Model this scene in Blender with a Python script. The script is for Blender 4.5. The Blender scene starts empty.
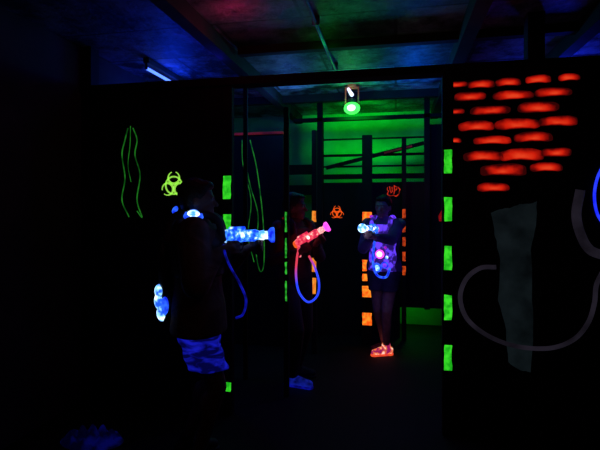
import bpy, bmesh, math, random
from mathutils import Vector, Matrix, Quaternion
random.seed(4)
F=467.0; HY=208.0; TH=math.atan(0.205); CH=1.5
CD=Vector((-math.sin(TH),math.cos(TH),0)); CR=Vector((math.cos(TH),math.sin(TH),0))
def wp(px,py,d):
    return CD*d+CR*((px-300)/F*d)+Vector((0,0,CH+(HY-py)/F*d))
def on(px,py,Y):
    ray=CD+CR*((px-300)/F)+Vector((0,0,(HY-py)/F))
    t=Y/ray.y
    return Vector((0,0,CH))+ray*t
def lin(c):
    return tuple((x/255/12.92 if x/255<=0.04045 else ((x/255+0.055)/1.055)**2.4) for x in c)

# ---------------- materials ----------------
def matte(name,c1,c2=None,scale=8,rough=0.8,emis=None,es=0.0,bump=0.0,stretch=None,lo=.38,hi=.66):
    m=bpy.data.materials.new(name); m.use_nodes=True; nt=m.node_tree
    b=nt.nodes['Principled BSDF']; b.inputs['Roughness'].default_value=rough
    b.inputs['Specular IOR Level'].default_value=0.3
    tc=nt.nodes.new('ShaderNodeTexCoord'); n=nt.nodes.new('ShaderNodeTexNoise')
    n.inputs['Scale'].default_value=scale; n.inputs['Detail'].default_value=6
    if stretch:
        mp=nt.nodes.new('ShaderNodeMapping'); mp.inputs['Scale'].default_value=stretch
        nt.links.new(tc.outputs['Object'],mp.inputs['Vector']); nt.links.new(mp.outputs['Vector'],n.inputs['Vector']); n.inputs['Distortion'].default_value=.8
    else: nt.links.new(tc.outputs['Object'],n.inputs['Vector'])
    r=nt.nodes.new('ShaderNodeValToRGB'); r.color_ramp.elements[0].position=.35; r.color_ramp.elements[1].position=.68
    c2=c2 or tuple(x*.5 for x in c1)
    r.color_ramp.elements[0].color=(*c2,1); r.color_ramp.elements[1].color=(*c1,1)
    nt.links.new(n.outputs['Fac'],r.inputs['Fac']); nt.links.new(r.outputs['Color'],b.inputs['Base Color'])
    if emis:
        mr=nt.nodes.new('ShaderNodeMapRange'); mr.inputs['From Min'].default_value=lo; mr.inputs['From Max'].default_value=hi
        mr.inputs['To Min'].default_value=es*.1; mr.inputs['To Max'].default_value=es
        nt.links.new(n.outputs['Fac'],mr.inputs['Value'])
        b.inputs['Emission Color'].default_value=(*emis,1); nt.links.new(mr.outputs['Result'],b.inputs['Emission Strength'])
    if bump:
        bp=nt.nodes.new('ShaderNodeBump'); bp.inputs['Strength'].default_value=bump; bp.inputs['Distance'].default_value=.02
        nt.links.new(n.outputs['Fac'],bp.inputs['Height']); nt.links.new(bp.outputs['Normal'],b.inputs['Normal'])
    return m
def glow(name,c1,c2=None,s=1.0,scale=20,lo=.38,hi=.62,c3=None):
    m=bpy.data.materials.new(name); m.use_nodes=True; nt=m.node_tree
    b=nt.nodes['Principled BSDF']; b.inputs['Base Color'].default_value=(*[x*.4 for x in c1],1)
    b.inputs['Roughness'].default_value=.6
    tc=nt.nodes.new('ShaderNodeTexCoord'); n=nt.nodes.new('ShaderNodeTexNoise')
    n.inputs['Scale'].default_value=scale; n.inputs['Detail'].default_value=4
    nt.links.new(tc.outputs['Object'],n.inputs['Vector'])
    r=nt.nodes.new('ShaderNodeValToRGB'); r.color_ramp.elements[0].position=lo; r.color_ramp.elements[1].position=hi
    c2=c2 or tuple(x*.6 for x in c1)
    r.color_ramp.elements[0].color=(*c2,1); r.color_ramp.elements[1].color=(*c1,1)
    if c3:
        e=r.color_ramp.elements.new(min(.99,hi+.07)); e.color=(*c3,1)
    nt.links.new(n.outputs['Fac'],r.inputs['Fac']); nt.links.new(r.outputs['Color'],b.inputs['Emission Color'])
    b.inputs['Emission Strength'].default_value=s
    return m
def gradz(name,c_low,c_high,s):
    m=bpy.data.materials.new(name); m.use_nodes=True; nt=m.node_tree; b=nt.nodes['Principled BSDF']
    tc=nt.nodes.new('ShaderNodeTexCoord'); sp=nt.nodes.new('ShaderNodeSeparateXYZ'); nt.links.new(tc.outputs['Generated'],sp.inputs['Vector'])
    r=nt.nodes.new('ShaderNodeValToRGB'); r.color_ramp.elements[0].position=.42; r.color_ramp.elements[1].position=.7
    r.color_ramp.elements[0].color=(*c_low,1); r.color_ramp.elements[1].color=(*c_high,1)
    nt.links.new(sp.outputs['Z'],r.inputs['Fac']); nt.links.new(r.outputs['Color'],b.inputs['Emission Color']); b.inputs['Emission Strength'].default_value=s
    b.inputs['Base Color'].default_value=(.1,.05,.2,1)
    return m
BLACK=matte('black_paint',(.010,.009,.012),(.005,.005,.007),6,.9)
WOODB=matte('dark_wood',(.03,.018,.022),(.012,.008,.01),5,.8,bump=.2)
METAL=matte('dark_metal',(.05,.05,.055),(.02,.02,.025),12,.4)

# ---------------- mesh helpers ----------------
def mk(name,bm,mat,parent=None,M=None,smooth=True):
    bmesh.ops.recalc_face_normals(bm,faces=bm.faces[:])
    me=bpy.data.meshes.new(name); bm.to_mesh(me); bm.free()
    o=bpy.data.objects.new(name,me); bpy.context.scene.collection.objects.link(o)
    me.materials.append(mat)
    for p in me.polygons: p.use_smooth=smooth
    if parent: o.parent=parent
    if M is not None: o.matrix_basis=M
    return o
def tag(o,label=None,cat=None,group=None,kind=None):
    if label: o['label']=label
    if cat: o['category']=cat
    if group: o['group']=group
    if kind: o['kind']=kind
    return o
def empty(name,loc,label,cat):
    r=bpy.data.objects.new(name,None); bpy.context.scene.collection.objects.link(r); r.location=loc; tag(r,label,cat); return r
def box(bm,lo,hi,bev=0.0):
    lo=Vector(lo);hi=Vector(hi)
    r=bmesh.ops.create_cube(bm,size=1)
    for v in r['verts']:
        v.co=Vector((lo[i]+(v.co[i]+.5)*(hi[i]-lo[i]) for i in range(3)))
    if bev>0:
        es=list({e for v in r['verts'] for e in v.link_edges})
        bmesh.ops.bevel(bm,geom=es,offset=bev,segments=2,affect='EDGES')
def ell(bm,c,r,R=None,seg=20):
    M=Matrix.Translation(Vector(c))@(R.to_4x4() if R else Matrix.Identity(4))@Matrix.Diagonal((*r,1))
    bmesh.ops.create_uvsphere(bm,u_segments=seg,v_segments=max(8,seg*2//3),radius=1,matrix=M)
def cap(bm,a,b,ra,rb,seg=14):
    a=Vector(a);b=Vector(b);d=b-a;L=d.length
    ell(bm,a,(ra,)*3,seg=seg); ell(bm,b,(rb,)*3,seg=seg)
    if L<1e-5:return
    M=Matrix.Translation((a+b)/2)@d.to_track_quat('Z','Y').to_matrix().to_4x4()
    bmesh.ops.create_cone(bm,cap_ends=True,segments=seg,radius1=ra,radius2=rb,depth=L,matrix=M)
def chain(bm,pts,rs):
    for i in range(len(pts)-1): cap(bm,pts[i],pts[i+1],rs[i],rs[i+1],10)
def loft(bm,rings,n=28,axis='Z'):
    prev=None; first=None
    for (cx,cy,cz,rx,ry) in rings:
        vs=[]
        for i in range(n):
            a=2*math.pi*i/n
            if axis=='Z': co=(cx+rx*math.cos(a),cy+ry*math.sin(a),cz)
            else: co=(cx,cy+rx*math.cos(a),cz+ry*math.sin(a))
            vs.append(bm.verts.new(co))
        if prev:
            for i in range(n): bm.faces.new((prev[i],prev[(i+1)%n],vs[(i+1)%n],vs[i]))
        else: first=vs
        prev=vs
    bm.faces.new(first[::-1]); bm.faces.new(prev)
def smoothpts(pts,sub=8):
    pts=[Vector(p) for p in pts]; P=[pts[0]*2-pts[1]]+pts+[pts[-1]*2-pts[-2]]; out=[]
    for i in range(1,len(P)-2):
        for k in range(sub):
            t=k/sub;a,b,c,d=P[i-1],P[i],P[i+1],P[i+2]
            out.append(.5*((2*b)+(c-a)*t+(2*a-5*b+4*c-d)*t*t+(3*b-a-3*c+d)*t**3))
    out.append(pts[-1]); return out
def sweep(bm,pts,r,n=8,flat=None):
    N=len(pts); prev=None; up=None
    for i,p in enumerate(pts):
        t=(pts[min(i+1,N-1)]-pts[max(i-1,0)]).normalized()
        if up is None: up=t.orthogonal().normalized()
        up=(up-t*up.dot(t)).normalized(); s=t.cross(up)
        rr=r[i] if isinstance(r,list) else r
        vs=[]
        for k in range(n):
            a=2*math.pi*k/n; off=(up*math.cos(a)+s*math.sin(a))*rr
            if flat: off.y*=flat
            vs.append(bm.verts.new(p+off))
        if prev:
            for k in range(n): bm.faces.new((prev[k],prev[(k+1)%n],vs[(k+1)%n],vs[k]))
        else: bm.faces.new(vs[::-1])
        prev=vs
    bm.faces.new(prev)
def remesh(o,vox=.008,sm=4):
    m=o.modifiers.new('r','REMESH'); m.mode='VOXEL'; m.voxel_size=vox; m.use_smooth_shade=True
    s=o.modifiers.new('s','SMOOTH'); s.iterations=sm; s.factor=.5
    dg=bpy.context.evaluated_depsgraph_get()
    me=bpy.data.meshes.new_from_object(o.evaluated_get(dg)); mats=list(o.data.materials)
    o.modifiers.clear(); o.data=me
    if not me.materials:
        for x in mats: me.materials.append(x)
    for p in me.polygons: p.use_smooth=True

# ---------------- room ----------------
ZC=2.75
def structure(name,lo,hi,mat,label=None):
    bm=bmesh.new(); box(bm,lo,hi); o=mk(name,bm,mat,smooth=False); tag(o,label,None,None,'structure'); return o
FLOORM=matte('floor_mat',(.010,.005,.008),(.004,.0025,.004),3,.8,bump=.15)
cm=bpy.data.materials.new('ceiling_boards'); cm.use_nodes=True; nt=cm.node_tree; b=nt.nodes['Principled BSDF']
tc=nt.nodes.new('ShaderNodeTexCoord'); br=nt.nodes.new('ShaderNodeTexBrick'); nt.links.new(tc.outputs['Object'],br.inputs['Vector'])
br.inputs['Scale'].default_value=1; br.inputs['Brick Width'].default_value=1.2; br.inputs['Row Height'].default_value=.6
br.inputs['Mortar Size'].default_value=.012; br.inputs['Color1'].default_value=(.6,.6,.62,1); br.inputs['Color2'].default_value=(.12,.12,.14,1); br.inputs['Mortar'].default_value=(.05,.05,.05,1)
ns=nt.nodes.new('ShaderNodeTexNoise'); ns.inputs['Scale'].default_value=2.8; ns.inputs['Detail'].default_value=12; ns.inputs['Roughness'].default_value=.75; nt.links.new(tc.outputs['Object'],ns.inputs['Vector'])
rp=nt.nodes.new('ShaderNodeValToRGB'); rp.color_ramp.elements[0].position=.43; rp.color_ramp.elements[0].color=(.02,.02,.02,1); rp.color_ramp.elements[1].position=.6
nt.links.new(ns.outputs['Fac'],rp.inputs['Fac'])
mx=nt.nodes.new('ShaderNodeMix'); mx.data_type='RGBA'; mx.blend_type='MULTIPLY'; mx.inputs['Factor'].default_value=1
nt.links.new(br.outputs['Color'],mx.inputs['A']); nt.links.new(rp.outputs['Color'],mx.inputs['B']); nt.links.new(mx.outputs['Result'],b.inputs['Base Color']); b.inputs['Roughness'].default_value=.5
bp=nt.nodes.new('ShaderNodeBump'); bp.inputs['Strength'].default_value=1.0; bp.inputs['Distance'].default_value=.08; nt.links.new(ns.outputs['Fac'],bp.inputs['Height']); nt.links.new(bp.outputs['Normal'],b.inputs['Normal'])
structure('floor',(-2.5,-1,-.05),(2.3,6.3,0),FLOORM)
structure('ceiling',(-2.5,-1,ZC),(2.3,6.3,ZC+.05),cm)
DARKW=matte('dark_wall',(.06,.035,.04),(.03,.02,.022),4,.9)
structure('wall_left',(-2.5,-1,0),(-2.4,6.3,ZC),DARKW)
structure('wall_right',(2.2,-1,0),(2.3,6.3,ZC),DARKW)
GREENW=matte('green_wall',(.25,.6,.22),(.10,.34,.10),2.5,.8)
structure('wall_back',(-2.4,6.2,0),(2.2,6.3,ZC),GREENW)
WY=3.22
xl=on(232,208,WY).x; xr=on(444,208,WY).x
structure('wall_partition_west',(-2.4,WY,0),(xl-.07,WY+.08,2.39),BLACK)
structure('wall_partition_east',(xr+.06,WY,0),(2.2,WY+.08,2.39),BLACK)
structure('trim_1',(-2.4,WY-.02,2.39),(2.2,WY+.1,2.445),BLACK)
for i,px in enumerate((86,536)):
    x=on(px,208,WY).x
    structure('trim_%d'%(2+i),(x-.05,WY-.01,2.445),(x+.05,WY+.09,ZC),BLACK)
k=4
for x in (-1.28,.48,1.25):
    structure('trim_%d'%k,(x-.045,-1,ZC-.11),(x+.045,6.2,ZC),WOODB); k+=1
structure('trim_%d'%k,(-2.4,5.05,ZC-.08),(2.2,5.13,ZC),WOODB); k+=1
structure('trim_%d'%k,(-1.2,3.45,ZC-.06),(2.2,3.52,ZC),WOODB); k+=1
x0=on(322,0,5.5).x; x1=on(400,0,5.5).x; x2=on(427,0,5.5).x
structure('wall_inner_centre',(x0,5.5,0),(x1,5.55,1.80),BLACK)
structure('wall_inner_raised',(x1,5.5,.36),(x2,5.55,1.80),BLACK)
structure('wall_inner_east',(x2,5.5,.36),(2.2,5.55,2.45),BLACK)
xq0=-2.4; xq1=on(283,0,4.9).x
structure('wall_inner_west',(xq0,4.9,0),(xq1,4.96,2.3),BLACK)
REDT=matte('red_lit_edge',(.4,.03,.02),(.25,.02,.02),8,.5,emis=(1,.05,.03),es=.09)  # red light on edges, put into base colour and a weak glow
structure('trim_%d'%k,(on(232,0,4.9).x,4.88,2.3),(xq1,4.96,2.325),REDT); k+=1
x=on(320,0,5.45).x
structure('trim_%d'%k,(x-.03,5.42,0),(x+.03,5.49,ZC),BLACK); k+=1
x=on(427,0,5.45).x
structure('trim_%d'%k,(x-.03,5.42,.36),(x+.03,5.49,ZC),BLACK); k+=1
structure('trim_%d'%k,(xq1,5.42,2.52),(2.2,5.49,2.56),BLACK); k+=1
bm=bmesh.new(); sweep(bm,[Vector((-.51,y,2.70+.006*math.sin(y*3))) for y in [i*.25 for i in range(4,17)]],.012,10)
for y in (2,3,4): box(bm,(-.535,y-.01,2.69),(-.485,y+.01,2.75),.003)
tag(mk('conduit_pipe',bm,matte('conduit',(.2,.2,.18),(.1,.1,.1),10,.4)),'thin metal conduit clipped along the ceiling','pipe')

# ---------------- slatted screen ----------------
def slat_between(bm,a,b,w,t):
    a=Vector(a);b=Vector(b);d=b-a
    M=Matrix.Translation((a+b)/2)@d.to_track_quat('X','Z').to_matrix().to_4x4()@Matrix.Diagonal((d.length,t,w,1))
    bmesh.ops.create_cube(bm,size=1,matrix=M)
root=empty('slatted_screen',((x0+x2)/2,5.6,1.8),'black slatted wooden screen with diagonal brace against green wall','screen')
Mi=Matrix.Translation(root.location).inverted()
for i,(py,w_) in enumerate(((140,.02),(156,.03),(167,.02),(177,.06))):
    bm=bmesh.new(); a=on(322,py,5.62); b_=on(427,py-1,5.62); b_.z=a.z
    slat_between(bm,a,b_,w_,.02); bm.transform(Mi); mk('slat',bm,BLACK,root,smooth=False)
bm=bmesh.new(); slat_between(bm,on(326,168,5.56),on(424,143,5.56),.045,.02); bm.transform(Mi); mk('diagonal_brace',bm,BLACK,root,smooth=False)
bm=bmesh.new(); slat_between(bm,on(384,153,5.54),on(412,146,5.54),.02,.01); bm.transform(Mi); mk('red_highlight_strip',bm,REDT,root,smooth=False)  # thin strip stands in for the red highlight on the brace
for px in (322,427):
    bm=bmesh.new(); p=on(px,150,5.64); box(bm,(p.x-.02,5.63,1.7),(p.x+.02,5.66,2.6)); bm.transform(Mi); mk('upright',bm,BLACK,root,smooth=False)
a=on(284,170,5.6);b_=on(320,170,5.6)
root=empty('wooden_rail',(a.x,5.6,0),'black horizontal boards closing a gap in the partition','rail')
for z in (a.z,a.z-.25,a.z-.95):
    bm=bmesh.new(); box(bm,(-.1,-.02,z-.06),(b_.x-a.x,.02,z+.06),.004); mk('board',bm,BLACK,root,smooth=False)

# ---------------- posts with fluorescent tape ----------------
GT=glow('green_tape',lin((70,255,50)),lin((30,190,30)),.75,30)
GT2=glow('dim_green_tape',lin((70,230,70)),lin((20,130,30)),.6,30)
OT=glow('orange_tape',lin((255,150,40)),lin((255,85,15)),1.05,30,.4,.6)
OT2=glow('dim_orange_tape',lin((230,80,20)),lin((150,40,10)),.75,30)
YT=glow('yellow_tape',lin((255,160,50)),lin((230,110,30)),.95,30)
def post(px,Y,w,top,segs,mat,label,thick=.06,tw=None):
    p=on(px,208,Y); root=empty('wooden_post',(p.x,Y,0),label,'post')
    bm=bmesh.new(); box(bm,(-w/2,0,0),(w/2,thick,top),.004); mk('post_shaft',bm,BLACK,root,smooth=False)
    tw=tw or w*.9
    for (ya,yb) in segs:
        za=on(px,yb,Y).z; zb=on(px,ya,Y).z
        bm=bmesh.new(); n=5; L=[];R=[]
        for i in range(n+1):
            z=za+(zb-za)*i/n; L.append((-tw/2+random.uniform(-.003,.003),z+random.uniform(-.003,.003)));R.append((tw/2+random.uniform(-.003,.003),z+random.uniform(-.003,.003)))
        vs=[[bm.verts.new((q[0],-.005,q[1])) for q in L],[bm.verts.new((q[0],-.005,q[1])) for q in R]]
        fs=[bm.faces.new((vs[0][i],vs[1][i],vs[1][i+1],vs[0][i+1])) for i in range(n)]
        e=bmesh.ops.extrude_face_region(bm,geom=fs); bmesh.ops.translate(bm,vec=(0,.005,0),verts=[g for g in e['geom'] if isinstance(g,bmesh.types.BMVert)])
        mk('tape_strip',bm,mat,root,smooth=False)
    return root
post(448,WY-.02,.07,2.38,[(150,173),(197,221),(246,270),(295,320),(345,370)],GT,'black post with bright green fluorescent tape blocks beside brick mural',tw=.048)
post(227,WY-.02,.07,2.38,[(176,199),(214,240),(258,276),(382,391)],GT,'black post with green fluorescent tape behind person in jacket',tw=.058)
post(286,3.6,.04,2.3,[(212,232),(238,258),(262,274),(281,301)],GT2,'slim black post with long dim green tape strips',tw=.014,thick=.04)
post(314,4.72,.05,2.3,[(211,222),(232,246),(258,272),(278,294)],YT,'slim black post with short yellow-orange tape strips',tw=.042)
post(367,5.15,.11,2.3,[(212,221),(236,247),(260,271),(274,281),(286,297),(313,325)],OT,'black post with orange fluorescent tape blocks',tw=.1)
post(404,5.4,.05,2.3,[(209,218),(223,232),(237,246),(252,261),(266,275)],OT2,'slim black post with small dim orange tape marks',tw=.035)
post(245,3.9,.035,ZC,[],BLACK,'thin bare black pole reaching the ceiling',thick=.035)

# ---------------- painted symbols ----------------
def ribbon(bm,A,B,closed=False,t=.004):
    n=len(A); fa=[bm.verts.new((a[0],0,a[1])) for a in A]; fb=[bm.verts.new((b[0],0,b[1])) for b in B]
    fs=[]
    for i in range(n if closed else n-1):
        j=(i+1)%n; fs.append(bm.faces.new((fa[i],fa[j],fb[j],fb[i])))
    e=bmesh.ops.extrude_face_region(bm,geom=fs); bmesh.ops.translate(bm,vec=(0,t,0),verts=[g for g in e['geom'] if isinstance(g,bmesh.types.BMVert)])
def biohazard(px,py,Y,wpx,mat,label):
    p=on(px,py,Y); d=p.dot(CD); R=wpx/2*d/F
    bm=bmesh.new()
    for kk in range(3):
        a=math.radians(90+120*kk); c=Vector((math.cos(a),math.sin(a)))*R*.53
        A=[];B=[]
        for i in range(41):
            ph=a+math.radians(20+320*i/40); dv=Vector((math.cos(ph),math.sin(ph)))
            u=(1-math.cos(ph-a))/2
            A.append(c+dv*R*.50);B.append(c+dv*R*(.50-.05-.13*u))
        ribbon(bm,A,B)
    A=[];B=[]
    for i in range(49):
        ph=2*math.pi*i/48; dv=Vector((math.cos(ph),math.sin(ph))); A.append(dv*R*.70);B.append(dv*R*.59)
    ribbon(bm,A,B)
    o=mk('biohazard_sign',bm,mat,smooth=False,M=Matrix.Translation((p.x,Y-.006,p.z-R*.1)))
    return tag(o,label,'sign')
biohazard(174,184,WY,27,glow('green_paint',lin((175,255,90)),lin((165,250,80)),.72,10),'yellow-green fluorescent biohazard symbol painted on black wall')
OS=glow('orange_paint',lin((255,95,20)),lin((240,80,15)),.85,60)
biohazard(337,212,5.5,14,OS,'small orange fluorescent biohazard symbol on black partition')
p=on(393.5,190.5,5.5); bm=bmesh.new(); R=7.0*p.dot(CD)/F
A=[];B=[]
for i in range(41):
    a=math.radians(150+250*i/40); c_,s_=math.cos(a),math.sin(a)
    q=(abs(c_)**4.0+abs(s_)**4.0)**(-1/4.0)
    wob=1+.08*math.sin(5*a+1)+.05*math.sin(9*a)
    w_=.10+.05*math.sin(4*a)
    A.append((R*q*c_*.86*wob,R*q*s_*.80*wob));B.append((R*q*c_*(.86-w_)*wob,R*q*s_*(.80-w_)*wob))
ribbon(bm,A,B)
def stroke(pts,w):
    A=[];B=[]
    for i,q in enumerate(pts):
        a0=Vector(pts[max(i-1,0)]);b0=Vector(pts[min(i+1,len(pts)-1)]);t=(b0-a0).normalized();n=Vector((-t.y,t.x))*w/2
        A.append((Vector(q)+n)*R);B.append((Vector(q)-n)*R)
    ribbon(bm,A,B)
stroke([(-.55,.6),(-.46,.0),(-.33,-.38),(-.17,-.1),(-.2,.5)],.12)
stroke([(.06,-.5),(.14,0),(.1,.75)],.13)
stroke([(.1,.62),(.5,.5),(.42,.12),(.13,.02)],.12)
tag(mk('emblem_sign',bm,glow('red_paint',lin((250,60,20)),lin((150,25,10)),.75,40),smooth=False,M=Matrix.Translation((p.x,5.494,p.z))),'small squarish red fluorescent scrawled emblem on black partition','sign')
bm=bmesh.new(); p=on(441,216,5.5); 
ribbon(bm,[(-.02,-.06),(-.03,0),(.01,.07)],[(.02,-.06),(.02,0),(.03,.07)])
tag(mk('paint_mark',bm,glow('red_mark',lin((230,30,20)),lin((120,10,10)),.35,60),smooth=False,M=Matrix.Translation((p.x,5.4965,p.z))),'short red fluorescent brush mark on black partition','paint mark')

# ---------------- brick mural ----------------
bmat=bpy.data.materials.new('brick_paint'); bmat.use_nodes=True; nt=bmat.node_tree; b=nt.nodes['Principled BSDF']
uvn=nt.nodes.new('ShaderNodeUVMap'); sp=nt.nodes.new('ShaderNodeSeparateXYZ'); nt.links.new(uvn.outputs['UV'],sp.inputs['Vector'])
ns=nt.nodes.new('ShaderNodeTexNoise'); ns.inputs['Scale'].default_value=12; ns.inputs['Detail'].default_value=5; tc=nt.nodes.new('ShaderNodeTexCoord'); nt.links.new(tc.outputs['Object'],ns.inputs['Vector'])
ad=nt.nodes.new('ShaderNodeMath'); ad.operation='MULTIPLY_ADD'; ad.inputs[1].default_value=1.0; ad.inputs[2].default_value=-.5; nt.links.new(ns.outputs['Fac'],ad.inputs[0])
a2=nt.nodes.new('ShaderNodeMath'); a2.operation='ADD'; nt.links.new(sp.outputs['X'],a2.inputs[0]); nt.links.new(ad.outputs[0],a2.inputs[1])
rp=nt.nodes.new('ShaderNodeValToRGB'); cr=rp.color_ramp; cr.elements[0].position=.1; cr.elements[0].color=(*lin((255,72,35)),1); cr.elements[1].position=1; cr.elements[1].color=(*lin((55,4,5)),1)
e=cr.elements.new(.5); e.color=(*lin((228,34,14)),1)
e=cr.elements.new(.8); e.color=(*lin((145,12,7)),1)
nt.links.new(a2.outputs[0],rp.inputs['Fac']); nt.links.new(rp.outputs['Color'],b.inputs['Emission Color']); b.inputs['Emission Strength'].default_value=.78; b.inputs['Base Color'].default_value=(.03,.004,.003,1)
bricks=[(456,85,22,6),(481,85,26,8),(508,83,24,8),(538,80,24,8),(569,78,20,7),(470,97,30,9),(513,96,38,9),(553,93,34,9),(454,112,20,6),(490,111,38,9),(538,108,38,11),(476,127,34,10),(517,125,42,11),(558,122,36,10),(454,141,14,5),(492,141,36,8),(533,138,36,10),(483,157,38,10),(521,156,42,12),(556,153,28,9),(503,171,44,12),(546,168,30,9),(493,188,30,9)]
bm=bmesh.new(); uvl=bm.loops.layers.uv.new('UVMap')
for (cx,cy,w,h) in bricks:
    c=on(cx,cy,WY); s=c.dot(CD)/F; n=40; W=w*s/2;H=h*s/2*.95; ph=random.uniform(0,6); rings=[]; off=random.uniform(-.08,.16)
    for fr in (0.01,.3,.6,.85,1.0):
        ring=[]
        for i in range(n):
            a=2*math.pi*i/n
            x=W*math.copysign(abs(math.cos(a))**.42,math.cos(a)); z=H*math.copysign(abs(math.sin(a))**.62,math.sin(a))
            z*=(1+.07*math.sin(3*a+ph)+.05*math.sin(7*a+ph)); x*=1+.02*math.sin(4*a+ph)
            zz=z*fr-(1-fr)*H*.4+H*.25*(1-(x*fr/W)**2)
            ring.append(bm.verts.new((c.x+x*fr,0,c.z+zz)))
        rings.append((ring,fr))
    frm={}
    for r_,fr in rings:
        for v_ in r_: frm[v_]=fr
    def setuv(f):
        for l in f.loops: l[uvl].uv=(frm[l.vert]+off,0)
    setuv(bm.faces.new(rings[0][0]))
    for (ra,_),(rb,_) in zip(rings[:-1],rings[1:]):
        for i in range(n): setuv(bm.faces.new((ra[i],ra[(i+1)%n],rb[(i+1)%n],rb[i])))
ob=mk('brick_mural',bm,bmat,smooth=False,M=Matrix.Translation((0,WY-.004,0)))
tag(ob,'orange-red fluorescent bricks painted on black wall panel','mural')
cmh=matte('column_paint',(.10,.12,.12),(.04,.055,.06),6,.9,emis=lin((70,92,100)),es=.09,lo=.25,hi=.8)
out=[(491,213),(500,209),(510,208),(520,204),(530,204),(537,201),(536,225),(531,250),(532,290),(533,330),(531,372),(520,370),(508,362),(506,330),(498,300),(500,260),(495,235)]
pp=[]
for i in range(len(out)):
    q0=Vector(out[i]);q1=Vector(out[(i+1)%len(out)])
    for j in range(4): pp.append(q0.lerp(q1,j/4)+Vector((random.uniform(-.6,.6),random.uniform(-.4,.4))))
bm=bmesh.new(); vv=[bm.verts.new(on(q.x,q.y,WY)) for q in pp]; f=bm.faces.new(vv)
e=bmesh.ops.extrude_face_region(bm,geom=[f]); bmesh.ops.translate(bm,vec=(0,-.004,0),verts=[g for g in e['geom'] if isinstance(g,bmesh.types.BMVert)])
tag(mk('painted_column',bm,cmh,smooth=False),'dim grey-teal broken column painted on black wall','mural')
def painted_curve(pts,r,mat,label,closed=False,name='painted_ring'):
    P=smoothpts([on(x,y,WY)+Vector((0,-.006,0)) for x,y in pts],8)
    bm=bmesh.new(); sweep(bm,P,r,10,flat=.3); return tag(mk(name,bm,mat),label,'mural')
VG=matte('violet_grey_paint',(.17,.15,.18),(.09,.08,.1),5,.9,emis=lin((100,92,115)),es=.14,lo=.25,hi=.75)
painted_curve([(496,267),(480,268),(466,279),(460,297),(466,317),(482,332),(505,343),(530,348),(555,347),(575,338),(588,322),(594,303),(596,285),(603,270)],.015,VG,'dim violet-grey curling band painted on black wall')
painted_curve([(580,190),(576,215),(581,236),(590,250),(606,256)],.03,VG,'thick violet-grey curved band painted on black wall')
painted_curve([(604,164),(597,178),(594,196),(597,214),(606,228)],.009,glow('blue_paint',lin((40,60,255)),lin((20,30,240)),1.2),'bright blue fluorescent arc painted on black wall',name='painted_arc')

# ---------------- hanging cords ----------------
DG=glow('dim_green_cord',lin((50,170,50)),lin((15,90,25)),.42,15)
def cord(pts,Y,r,label,grp):
    P=smoothpts([on(x,y,Y) for x,y in pts],8); bm=bmesh.new(); sweep(bm,P,r,8); tag(mk('hanging_cord',bm,DG),label,'cord',grp)
cord([(128,128),(125,140),(122,155),(125,178),(122,200),(129,217)],WY-.03,.0045,'thin dim green cord hanging on black wall','green cords on partition')
cord([(133,128),(137,140),(135,155),(140,175),(137,200),(142,217),(137,211)],WY-.03,.0045,'thin dim green cord hanging on black wall','green cords on partition')
cord([(130.5,126),(130,145),(128,165),(131,182)],WY-.04,.0025,'thin dim green cord hanging on black wall','green cords on partition')
cord([(247,140),(246,160),(250,185),(258,215),(256,250),(260,271),(264,262),(263,220),(257,170),(250,140)],4.3,.005,'looped dim green cord hanging beside pole','green cords beside pole')
cord([(242,140),(243,165),(251,200),(248,235),(254,262)],4.35,.004,'long dim green cord hanging beside pole','green cords beside pole')

# ---------------- lamps and added fill lights ----------------
sp0=wp(352,108,4.75)
root=empty('spotlight',(sp0.x,sp0.y,ZC),'green stage spotlight hanging on a red-lit bracket from ceiling','lamp')
dz=sp0.z-ZC
bm=bmesh.new()
loft(bm,[(0,0,-.0,.045,.045),(0,0,-.02,.045,.045)]); 
for s in (-1,1): box(bm,(s*.065-.006,-.015,dz-.01),(s*.065+.006,.015,-.02),.002)
box(bm,(-.07,-.015,-.04),(.07,.015,-.02),.003)
mk('bracket',bm,matte('bracket_red_lit',(.5,.1,.08),(.3,.05,.04),10,.4,emis=(1,.2,.15),es=.15),root)  # red light falling on the bracket is baked into its colour and emission
bm=bmesh.new(); loft(bm,[(-.0,0,dz+.09,.03,.03),(0,0,dz+.08,.045,.045),(0,0,dz+.02,.052,.052),(0,0,dz,.06,.06)])
mk('lamp_housing',bm,METAL,root)
bm=bmesh.new(); ell(bm,(0,-.01,dz-.005),(.082,.078,.062))
mk('lamp_lens',bm,glow('green_lens',(.06,1,.1),(.04,1,.06),2.2,10),root)
bm=bmesh.new(); ell(bm,(0,-.055,dz-.01),(.05,.04,.038)); mk('lamp_bulb',bm,glow('hot_bulb',(.5,1,.5),(.4,1,.4),3,10),root)
bm=bmesh.new(); cap(bm,(-.035,-.02,dz+.19),(.0,-.02,dz+.13),.015,.02,12); mk('indicator_light',bm,glow('white_violet',(.8,.75,1),(.6,.6,1),1.6),root)
ty0=3.55;ty1=4.18; pm=wp(163,76,4.15); tx=pm.x; tz=2.66
root=empty('fluorescent_light',(tx,(ty0+ty1)/2,tz),'blue ultraviolet fluorescent tube fixture mounted on ceiling','lamp')
h=(ty1-ty0)/2
bm=bmesh.new(); box(bm,(-.025,-h-.02,.04),(.025,h+.02,ZC-tz),.004)
for s in (-1,1): box(bm,(-.01,s*(h+.01)-.006,-.01),(.01,s*(h+.01)+.006,.045),.002)
mk('light_housing',bm,METAL,root,smooth=False)
bm=bmesh.new(); sweep(bm,[Vector((0,-h+2*h*i/6,0)) for i in range(7)],.013,12); mk('light_tube',bm,glow('uv_tube',lin((90,130,255)),lin((80,120,255)),2.2),root)

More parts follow.
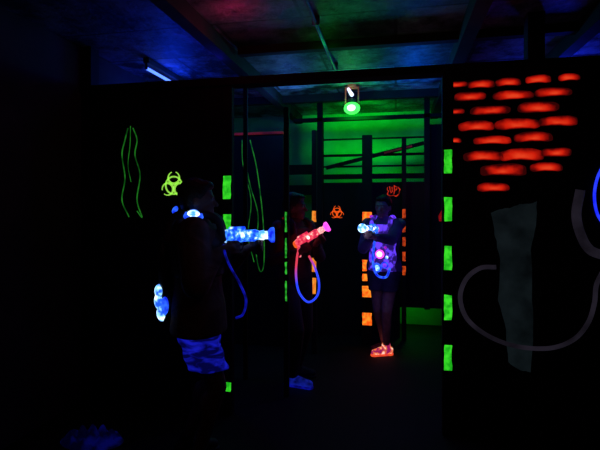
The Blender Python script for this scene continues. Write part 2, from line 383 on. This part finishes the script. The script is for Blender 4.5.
def light(kind,loc,col,e,size=.05,rot=None,spot=None,nm='lamp_or_fill_light'):  # serves real lamps and added fills that have no fixture
    l=bpy.data.lights.new(nm,kind); l.color=col; l.energy=e
    if kind=='AREA': l.size=size
    else: l.shadow_soft_size=size
    if spot: l.spot_size=spot; l.spot_blend=1
    o=bpy.data.objects.new(nm,l); bpy.context.scene.collection.objects.link(o); o.location=loc
    if rot is not None: o.rotation_euler=(Vector(rot)-Vector(loc)).to_track_quat('-Z','Y').to_euler()
    return o
light('SPOT',(sp0.x,sp0.y+.35,sp0.z+.05),(.0,1,.02),48,.05,rot=(sp0.x+.05,6.2,2.6),spot=1.75)
light('POINT',(sp0.x,sp0.y-.16,sp0.z-.02),(.0,1,.12),3.6,.05)
light('POINT',(tx+.05,(ty0+ty1)/2+.1,tz-.10),(.0,.03,1),7.0,.1)
light('POINT',wp(215,62,3.6),(.02,.02,1),1.0,.08)
light('POINT',wp(415,98,4.4),(.0,.10,1),7.0,.08)  # added blue light, brightens the far ceiling
light('POINT',wp(288,108,4.7),(.05,.2,1),4.0,.08)  # second added blue light for the far ceiling panels
light('POINT',(1.35,4.2,2.5),(.01,.03,1),5,.08)
light('POINT',wp(235,30,2.95),(1,.01,.14),.7,.05)  # first of the coloured lights added to tint the front ceiling
light('POINT',wp(325,50,3.4),(.0,1,.05),.25,.05)
light('POINT',wp(470,40,3.3),(.7,.02,.4),.3,.05)
light('POINT',wp(400,30,3.0),(.1,.5,.05),.05,.05)
light('POINT',(.35,3.0,2.35),(.9,.25,.05),.04,.1)
light('POINT',(-1.7,1.2,1.9),(1,.25,.3),.3,.2)  # added weak red fill for the left wall, no fixture
light('POINT',(.2,5.95,.5),(.02,1,.05),1.6,.1)  # unseen green fill added behind the raised partition
light('POINT',(-.75,5.9,1.2),(.02,1,.05),.30,.1)
light('POINT',(.2,5.2,1.7),(1,.03,.12),.3,.1)  # added dim red fill in front of the inner partition
light('POINT',(-.25,1.75,1.75),(1,.4,.3),.55,.12)  # added warm fill so the jacket shows, no lamp hangs here
light('POINT',(1.0,2.3,1.3),(.75,.7,1),.08,.2)

# ---------------- people ----------------
SKIN=matte('skin',(.16,.08,.06),(.12,.06,.05),20,.6)
HAIR=matte('hair_dark',(.02,.014,.012),(.01,.008,.007),60,.5,bump=.5)
EYE=matte('eye_white',(.25,.25,.25),(.2,.2,.2),5,.2)
def ik(a,b,l1,l2,pole):
    a=Vector(a);b=Vector(b);d=b-a;D=min(d.length,l1+l2-.002);n=d.normalized()
    x=(l1*l1-l2*l2+D*D)/(2*D);h=math.sqrt(max(l1*l1-x*x,0))
    p=Vector(pole);p=(p-n*p.dot(n)).normalized()
    return a+n*x+p*h
def hand(bm,wrist,g,axis,side,fwd,R=.026):
    axis=axis.normalized(); side=side.normalized(); fwd=fwd.normalized()
    palm=g+side*(R+.012)-fwd*.012
    chain(bm,[wrist,palm-fwd*.02,palm],[.024,.024,.022])
    for i,(off,ln) in enumerate(((.033,1.0),(.011,1.08),(-.011,1.0),(-.032,.82))):
        pts=[];k0=g+axis*off
        pts.append(palm+axis*off*.9-fwd*.01)
        for aa in (20,75,135):
            t=math.radians(aa*ln); pts.append(k0+(side*math.cos(t)+fwd*math.sin(t))*(R+.004))
        chain(bm,pts,[.011,.0095,.0085,.0072])
        cap(bm,palm-fwd*.01,pts[0],.014,.012,10)
    t0=palm-fwd*.02+axis*.015
    chain(bm,[t0,g-fwd*(R+.006)+side*.012+axis*.04,g-side*(R*.6)+axis*.05-fwd*.01],[.013,.011,.009])
def make_person(label,d,px,yaw,H,gunM,feet,lean=.03,cols=None,headyaw=0,shorts=True,longhair=False,knee=(1,0,0),headpitch=0,vestlow=None,jext=.02,jlow=None,hemf=.82,sf=1.0,packlow=1.0,sr=1.0):
    base=wp(px,208,d); base.z=0
    s=H/1.65
    M=Matrix.Translation(base)@Matrix.Rotation(yaw,4,'Z')@Matrix.Scale(s,4)
    Mi=M.inverted()
    L=lambda z:lean*max(0,(z-.9))/.45
    sh=[Vector((L(1.37),y,1.365)) for y in (-.175,.175)]
    hp=[Vector((0,y,.87)) for y in (-.085,.085)]
    an=[Vector((f[0],f[1],.085+(f[3] if len(f)>3 else 0))) for f in feet]
    kn=[ik(hp[i],an[i],.41,.405,knee) for i in range(2)]
    G=Mi@gunM
    grip=G@Vector((-.012,0,-.065)); fore=G@Vector((.15,0,-.065))
    R3=G.to_3x3()
    ax=(R3@Vector((0,0,1))).normalized(); sd=(R3@Vector((0,-1,0))).normalized(); fw=(R3@Vector((1,0,0))).normalized()
    wr=[grip+sd*.04-fw*.075-ax*.01, fore-sd*.05-fw*.065-ax*.02]
    el=[ik(sh[0],wr[0],.29,.25,(-.25,-.5,-1)), ik(sh[1],wr[1],.29,.25,(-.1,.5,-1))]
    for i in range(2):
        dd=wr[i]-el[i]
        if dd.length>.26: print('REACH',label,i,dd.length)
    RINGS=[(.80,.075,.13),(.87,.105,.165),(.93,.11,.168),(1.02,.095,.142),(1.10,.092,.138),(1.2,.108,.155),(1.29,.115,.172),(1.36,.095,.165),(1.40,.065,.10),(1.425,.05,.055)]
    hc=Vector((L(1.55)+.02,0,1.535)); HR=Matrix.Rotation(headyaw,3,'Z')@Matrix.Rotation(headpitch,3,'Y')
    def hp_(x,y,z): return hc+HR@Vector((x,y,z))
    bm=bmesh.new()
    loft(bm,[(L(z),0,z,rx,ry) for z,rx,ry in RINGS])
    cap(bm,(L(1.38),0,1.37),hp_(-.015,0,-.06),.058,.05)
    ell(bm,hp_(-.01,0,.02),(.094,.076,.098),HR,28); ell(bm,hp_(.03,0,-.05),(.055,.052,.062),HR,20)
    ell(bm,hp_(.062,0,-.092),(.022,.024,.02),HR)
    cap(bm,hp_(.082,0,.008),hp_(.104,0,-.028),.009,.013,10); ell(bm,hp_(.078,0,.022),(.014,.05,.01),HR)
    ell(bm,hp_(.079,0,-.058),(.012,.024,.006),HR); ell(bm,hp_(.077,0,-.07),(.012,.02,.007),HR)
    for yy in (-1,1): ell(bm,hp_(-.01,yy*.078,-.008),(.018,.009,.03),HR); 
    for i in range(2):
        cap(bm,sh[i]-Vector((0,(-.03,.03)[i],.01)),el[i],.054,.04); ell(bm,sh[i],(.058,)*3)
        cap(bm,el[i],wr[i],.041,.026)
        hand(bm,wr[i],(grip,fore)[i],ax,(sd,-sd)[i],fw)
        cap(bm,hp[i],kn[i],.084,.056); cap(bm,kn[i],an[i],.054,.036)
        cf=kn[i].lerp(an[i],.32)-Vector((.022,0,0)); ell(bm,cf,(.045,.046,.1))
        fy=feet[i][2]; fd=Vector((math.cos(fy),math.sin(fy),0))
        cap(bm,an[i]-fd*.03-Vector((0,0,.045)),an[i]+fd*.12*sf-Vector((0,0,.055)),.034,.026)
    body=mk('person',bm,cols.get('skin',SKIN),M=M); remesh(body,.0075,3)
    tag(body,label,'person')
    for yy in (-1,1):
        bm=bmesh.new(); ell(bm,hp_(.077,yy*.03,.004),(.011,.013,.009),HR,12); mk('eye',bm,EYE,body)
    bm=bmesh.new(); ell(bm,hp_(-.026,0,.04),(.097,.088,.096),HR,28); ell(bm,hp_(-.05,0,-.01),(.06,.078,.075),HR); ell(bm,hp_(.03,0,.085),(.06,.06,.035),HR)
    if longhair: chain(bm,[hp_(-.08,0,.0),hp_(-.11,0,-.08),hp_(-.12,.01,-.17),hp_(-.1,.01,-.24)],[.05,.045,.035,.015])
    h_=mk('hair',bm,cols.get('hair',HAIR),body); remesh(h_,.008,3)
    bm=bmesh.new(); jr=[(L(z),0,z,rx+jext,ry+jext) for z,rx,ry in RINGS[1:-1]]
    if jlow: jr=[(0,0,jlow,.12+jext*.8,.17+jext),(0,0,jlow+.01,.13+jext*.8,.178+jext)]+jr[1:]
    loft(bm,jr)
    for i in range(2):
        cap(bm,sh[i]-Vector((0,(-.03,.03)[i],.01)),el[i],.055+jext*.8,.042+jext*.8); cap(bm,el[i],el[i].lerp(wr[i],.88),.042+jext*.8,.038)
        ell(bm,el[i].lerp(wr[i],.85),(.042,)*3)
    loft(bm,[(L(1.41),0,1.38,.085,.085),(L(1.43),0,1.44,.068,.066)])
    if jext>.03:
        ell(bm,hp_(-.11,0,-.12),(.06,.10,.06))
    j=mk('jacket',bm,cols['jacket'],body); remesh(j,.009,4)
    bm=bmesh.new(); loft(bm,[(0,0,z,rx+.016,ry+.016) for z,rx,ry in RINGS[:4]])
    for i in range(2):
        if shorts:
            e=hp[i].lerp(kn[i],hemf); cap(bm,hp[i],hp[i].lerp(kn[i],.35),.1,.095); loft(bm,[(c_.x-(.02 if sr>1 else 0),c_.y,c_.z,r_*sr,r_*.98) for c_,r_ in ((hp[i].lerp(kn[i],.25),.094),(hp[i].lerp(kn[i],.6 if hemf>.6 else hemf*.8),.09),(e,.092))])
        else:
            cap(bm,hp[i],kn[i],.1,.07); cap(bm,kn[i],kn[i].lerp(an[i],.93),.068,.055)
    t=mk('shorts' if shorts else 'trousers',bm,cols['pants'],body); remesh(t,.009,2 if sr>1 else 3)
    if sr>1:
        for v in t.data.vertices:
            x,y,z=v.co; a=math.atan2(y,x); k_=.008*math.sin(a*9+z*22)+.007*math.sin(z*70+a*3); r_=math.hypot(x,y)
            if z<.8: v.co.x+=k_*x/r_; v.co.y+=k_*y/r_
    for i in range(2):
        fy=feet[i][2]; fd=Vector((math.cos(fy),math.sin(fy),0)); a0=Vector((an[i].x,an[i].y,an[i].z-.085))
        bm=bmesh.new()
        cap(bm,a0-fd*.035+Vector((0,0,.05)),a0+fd*.06*sf+Vector((0,0,.052)),.043,.04); cap(bm,a0+fd*.06*sf+Vector((0,0,.05)),a0+fd*.155*sf+Vector((0,0,.036)),.042,.034)
        cap(bm,a0+fd*.0+Vector((0,0,.05)),a0+Vector((0,0,.105)),.043,.046)
        so=mk('shoe',bm,cols['shoe'][i] if isinstance(cols['shoe'],(list,tuple)) else cols['shoe'],body); remesh(so,.007,2)
        bm=bmesh.new(); cap(bm,a0-fd*.035,a0+fd*.155*sf,.045,.04); 
        for v in bm.verts: v.co.z=a0.z+.012+max(-.011,min(.011,(v.co.z-a0.z)*.6))
        mk('shoe_sole',bm,cols['sole'][i] if isinstance(cols['sole'],(list,tuple)) else cols['sole'],so)
    bm=bmesh.new(); vr=[(L(z),0,z,rx+.014+jext,(ry+.01+jext)*w) for (z,rx,ry),w in zip(RINGS[4:8],(.9,.92,.93,.8))]
    if vestlow: vr=[(0,0,vestlow,.14+jext,.15+jext)]+vr
    loft(bm,vr)
    for yy in (-.1,.1):
        q=jext-.02
        pts=smoothpts([Vector((L(1.3)+.13+q,yy,1.3)),Vector((L(1.4)+.1+q,yy*.95,1.40+q)),Vector((L(1.42),yy*.9,1.435+q)),Vector((L(1.4)-.09-q,yy*.95,1.41+q)),Vector((L(1.3)-.13-q,yy,1.3))],6)
        sweep(bm,pts,.024,8)
    v=mk('sensor_vest',bm,cols['vest'],body); remesh(v,.009,3)
    pl=packlow
    bm=bmesh.new(); pk=[(L(z)-.15-jext*.5,0,z,rx,ry) for z,rx,ry in ((pl,.03,.06),(pl+.02,.045,.08),(1.2,.05,.085),(1.3,.045,.08),(1.32,.03,.06))]; loft(bm,pk,20)
    mk('vest_pack',bm,cols.get('pack',METAL),v)
    def dome(nm,c,n,r,mat,ring=None,st=1):
        n=Vector(n).normalized(); Rm=n.to_track_quat('Z','Y').to_matrix()
        bm=bmesh.new(); ell(bm,(0,0,0),(r,r*st,r*.6),None,20); bm.transform(Matrix.Translation(Vector(c))@Rm.to_4x4()); mk(nm,bm,mat,v)
        if ring:
            bm=bmesh.new(); bmesh.ops.create_cone(bm,cap_ends=True,segments=24,radius1=r*1.55,radius2=r*1.35,depth=r*.5,matrix=Matrix.Translation(Vector(c)-n*r*.12)@Rm.to_4x4()@Matrix.Diagonal((1,st,1,1))); mk('sensor_ring',bm,ring,v)
    for q in cols['sensors']:
        c=q[1]; dome(q[0],(c[0]+L(c[2]),c[1],c[2]),*q[2:])
    return body,M
def gunmat(px,py,d,yaw,pitch,sc=1.0,fat=1.0):
    return Matrix.Translation(wp(px,py,d))@Matrix.Rotation(yaw,4,'Z')@Matrix.Rotation(-pitch,4,'Y')@Matrix.Diagonal((sc,sc*fat,sc*fat,1))
def make_gun(M,label,mb,mbar,mring,mgrip,mcap,cable=None,mcable=None,cabr=.008,mlens=None):
    bm=bmesh.new(); loft(bm,[(x,0,z,ry,rz) for x,z,ry,rz in ((-.09,.0,.02,.025),(-.08,.0,.033,.038),(-.03,.004,.036,.044),(.03,.0,.034,.038),(.08,.0,.03,.034),(.14,0,.032,.036),(.165,0,.026,.028))],24,'X')
    box(bm,(-.05,-.01,.035),(.07,.01,.055),.004)
    r=mk('laser_tag_gun',bm,mb,M=M); tag(r,label,'toy gun')
    bm=bmesh.new(); loft(bm,[(.16,0,0,.024,.024),(.2,0,0,.03,.03),(.205,0,0,.024,.024),(.235,0,0,.024,.024)],20,'X'); mk('barrel',bm,mbar,r)
    bm=bmesh.new(); loft(bm,[(.23,0,0,.026,.026),(.25,0,0,.044,.044),(.275,0,0,.046,.046),(.28,0,0,.036,.036)],24,'X'); mk('muzzle_ring',bm,mring,r)
    bm=bmesh.new(); loft(bm,[(-.115,0,0,.018,.02),(-.105,0,0,.03,.032),(-.088,0,0,.032,.036)],20,'X'); mk('rear_cap',bm,mcap,r)
    if mlens:
        bm=bmesh.new(); ell(bm,(.05,0,.0),(.026,.040,.024)); mk('side_light',bm,mlens,r)
    bm=bmesh.new(); cap(bm,(-.008,0,-.03),(-.02,0,-.12),.018,.02); mk('grip',bm,mgrip,r)
    bm=bmesh.new(); cap(bm,(.15,0,-.02),(.15,0,-.1),.018,.016); mk('front_grip',bm,mgrip,r)
    bm=bmesh.new(); sweep(bm,smoothpts([Vector((.01,0,-.035)),Vector((.045,0,-.05)),Vector((.04,0,-.08)),Vector((-.005,0,-.085))],5),.004,6); mk('trigger_guard',bm,mgrip,r)
    if cable:
        bm=bmesh.new(); sweep(bm,smoothpts(cable,8),cabr,8); bm.transform(M.inverted()); mk('cable',bm,mcable,r)
    return r
BW=glow('blue_white_sensor',(.6,.85,1),(.05,.25,1),2.2,28,.42,.58)
BWP=glow('back_light',(.3,.7,1),(.01,.08,.9),1.5,22,.42,.53,(.85,.97,1))
BL=glow('blue_sensor',lin((50,110,255)),lin((15,35,230)),1.1,30)
DB=glow('deep_blue',lin((20,30,220)),lin((5,5,90)),.45,25)
WH=glow('white_sensor',(.95,.85,1),(.8,.6,1),2.0,20)
PK=glow('pink_sensor',(1,.1,.8),(.8,.05,.6),1.7,30)
VI=glow('violet_light',lin((150,70,255)),lin((60,30,255)),1.2,40)
MG=glow('magenta_sensor',lin((200,40,230)),lin((90,10,160)),.8,30)
RD=glow('red_shell',(1,.1,.14),(.6,.01,.06),1.1,28,.4,.58,(1,.6,.5))
RW=glow('red_white_shell',(1,.55,.45),(1,.12,.2),1.4,50)
OR=glow('orange_shell',lin((255,120,40)),lin((255,60,30)),.9,30)
CY=glow('cyan_shell',lin((70,160,255)),lin((15,60,240)),1.3,28,.4,.56,(.75,.93,1))
DK=matte('dark_vest',(.04,.025,.03),(.02,.015,.02),10,.6)
JK=matte('brown_jacket',(.15,.07,.05),(.06,.028,.024),5,.85,bump=.9,stretch=(1,1,1.6))
D1=2.75
G1=gunmat(236,236,D1-.05,TH+.05,.03,.80,1.22)
cols=dict(jacket=JK,pants=matte('fluorescent_shorts_fold_shade',(.01,.015,.25),(.005,.005,.06),6,.8,emis=lin((32,40,255)),es=.42,bump=.8,stretch=(1.4,1.4,4.2),lo=.42,hi=.64),shoe=DK,sole=DK,vest=DK,  # stretched noise dims the fluorescent glow to paint fold shading
  sensors=[('shoulder_sensor',(.0,-.12,1.455),(.1,-.6,1),.036,BW,BL),('collar_sensor',(-.115,-.02,1.48),(-1,-.3,.6),.024,BL,None),
           ('back_sensor',(-.215,-.05,1.02),(-1,-.9,.1),.034,BWP,None,1.1),('back_sensor',(-.215,-.04,.96),(-1,-.85,0),.042,BWP,None,1.2),('back_sensor',(-.205,-.055,.89),(-1,-.9,-.1),.036,BWP,None,1.2),('back_sensor',(-.18,-.08,.94),(-.8,-1,0),.026,BL,None,2.0)])
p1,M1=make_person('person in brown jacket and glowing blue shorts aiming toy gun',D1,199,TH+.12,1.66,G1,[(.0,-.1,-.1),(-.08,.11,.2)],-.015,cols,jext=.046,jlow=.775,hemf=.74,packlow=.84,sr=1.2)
make_gun(G1,'blue-white glowing laser tag gun held at shoulder height',CY,BW,BL,DK,BL,
   [wp(222,242,D1-.05),wp(228,262,D1-.18),wp(240,284,D1-.25),wp(246,300,D1-.27),wp(243,314,D1-.27),wp(236,318,D1-.26)],DB,.007,BW)
D2=4.05
G2=gunmat(304,240,D2-.2,TH-.1,math.radians(30),.84,1.1)
NS=matte('shaded_shoe',(.02,.02,.05),(.01,.01,.02),15,.7)  # darker copy for the second shoe, shade carried by its colour
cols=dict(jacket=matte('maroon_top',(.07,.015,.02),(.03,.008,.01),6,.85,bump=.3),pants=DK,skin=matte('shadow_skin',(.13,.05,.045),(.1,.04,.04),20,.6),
  shoe=[matte('blue_shoe',(.05,.07,.3),(.02,.03,.1),15,.7,emis=lin((30,50,220)),es=.4),NS],sole=[DB,NS],vest=matte('dark_maroon_vest',(.06,.015,.02),(.03,.01,.012),8,.7),
  sensors=[('chest_sensor',(.15,0,1.2),(1,0,0),.018,MG,None),('chest_sensor',(.145,-.05,1.12),(1,-.3,0),.014,RD,None),('shoulder_sensor',(0,-.11,1.44),(0,-.3,1),.018,glow('dim_red',lin((150,20,20)),lin((80,10,10)),.4),None)])
p2,M2=make_person('person in dark clothes holding red glowing toy gun',D2,294,TH-.9,1.62,G2,[(.08,-.08,.5),(-.1,.1,.6)],.0,cols,shorts=False,headyaw=.6)
make_gun(G2,'red and pink glowing laser tag gun with curly cable',RD,RW,PK,DK,OR,
   [wp(299,245,D2-.2),wp(297,258,D2-.28),wp(296,275,D2-.31),wp(299,292,D2-.31),wp(308,302,D2-.31),wp(317,296,D2-.31),wp(319,283,D2-.31),wp(315,268,D2-.27),wp(309,256,D2-.2)],gradz('blue_pink_cable',lin((40,70,255)),lin((220,60,80)),1.1),.009,glow('white_hot',(1,.8,.75),(1,.5,.5),1.8))
D3=4.8
G3=gunmat(373,229,D3-.36,TH+math.pi+1.0,math.radians(4),.9)
PS=glow('pink_orange_shoe',lin((255,120,40)),lin((150,20,90)),1.0,24,.42,.54,lin((255,210,190)))
DS=matte('shaded_red_shoe',(.10,.02,.03),(.05,.01,.02),15,.7)  # unlit twin of the bright shoe, its shade is in the colour
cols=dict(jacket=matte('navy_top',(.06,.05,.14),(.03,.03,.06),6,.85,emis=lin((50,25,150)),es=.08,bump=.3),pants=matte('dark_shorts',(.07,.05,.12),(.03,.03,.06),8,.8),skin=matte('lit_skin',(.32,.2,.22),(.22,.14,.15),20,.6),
  shoe=[DS,PS],sole=[DS,glow('orange_sole',lin((255,90,40)),lin((230,60,50)),.9,40)],
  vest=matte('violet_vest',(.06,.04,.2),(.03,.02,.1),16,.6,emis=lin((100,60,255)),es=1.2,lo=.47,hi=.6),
  sensors=[('chest_sensor',(.178,0.0,1.06),(1,0,0),.030,WH,PK),('belly_sensor',(.18,-.03,.92),(1,0,-.1),.032,BW,BL),('belly_sensor',(.175,.05,.95),(1,0,-.1),.024,VI,BL),
     ('side_sensor',(.165,.07,1.03),(1,.5,0),.016,BW,None),('side_sensor',(.165,-.08,1.10),(1,-.5,0),.016,VI,None),('side_sensor',(.17,.06,1.13),(1,.3,0),.015,MG,None),('side_sensor',(.18,-.06,1.00),(1,-.4,0),.014,MG,None),
     ('shoulder_sensor',(.06,-.11,1.44),(.5,0,1),.022,MG,None),('shoulder_sensor',(.06,.11,1.44),(.5,0,1),.022,VI,None)])
p3,M3=make_person('person in violet lit vest and pink-orange shoes aiming gun',D3,384,TH+math.pi+1.15,1.62,G3,[(-.10,-.02,-.9),(.03,.03,-.9)],.02,cols,headyaw=-.15,vestlow=.88,sf=.85,hemf=.5)
make_gun(G3,'white-blue glowing laser tag gun with orange rear',CY,WH,BW,DK,OR,
   [wp(377,232,D3-.34),wp(374,246,D3-.42),wp(373,262,D3-.42),wp(377,275,D3-.4),wp(386,277,D3-.34),wp(390,268,D3-.3)],BL,.012,WH)
light('POINT',wp(235,215,2.5),(.1,.3,1),.12,.03)
light('POINT',wp(142,312,2.75),(.1,.25,1),.10,.03)
light('POINT',wp(318,252,3.55),(1,.08,.10),.18,.03)
light('POINT',wp(372,262,4.15),(.4,.2,1),.35,.03)
light('POINT',wp(392,310,4.3),(.5,.3,1),.18,.03)  # added to lighten the legs, nothing here emits
light('POINT',wp(396,338,4.35),(1,.3,.2),.05,.03)

bm=bmesh.new(); c=wp(92,438,3.0); bmesh.ops.create_grid(bm,x_segments=40,y_segments=30,size=.5)
for v in bm.verts:
    x,y=v.co.x,v.co.y; r=(x*2)**2+(y*2)**2
    hgt=.05*max(0,1-r)**.6*(1+.5*math.sin(x*28+math.sin(y*17)*1.5))*(1+.4*math.sin(y*31+x*9))
    q=1/max(1,math.sqrt(r)*1.0)
    v.co=Vector((x*.42*q,y*.26*q,max(.004,hgt)))
tag(mk('crumpled_cloth',bm,matte('blue_cloth',(.03,.04,.2),(.01,.01,.08),10,.8,emis=lin((20,30,200)),es=.10,lo=.48),M=Matrix.Translation((c.x,c.y,0))),'dim blue crumpled cloth lying on floor','cloth')

# ---------------- camera & world ----------------
w=bpy.data.worlds.new('world'); bpy.context.scene.world=w; w.use_nodes=True
w.node_tree.nodes['Background'].inputs['Color'].default_value=(.3,.25,.5,1); w.node_tree.nodes['Background'].inputs['Strength'].default_value=.0005
cam=bpy.data.cameras.new('camera'); co=bpy.data.objects.new('camera',cam); bpy.context.scene.collection.objects.link(co)
cam.sensor_width=36; cam.lens=F/600*36; cam.shift_y=-17/600
co.location=(0,0,CH); co.rotation_euler=(math.pi/2,0,TH); bpy.context.scene.camera=co
bpy.context.scene.view_settings.view_transform='Standard'
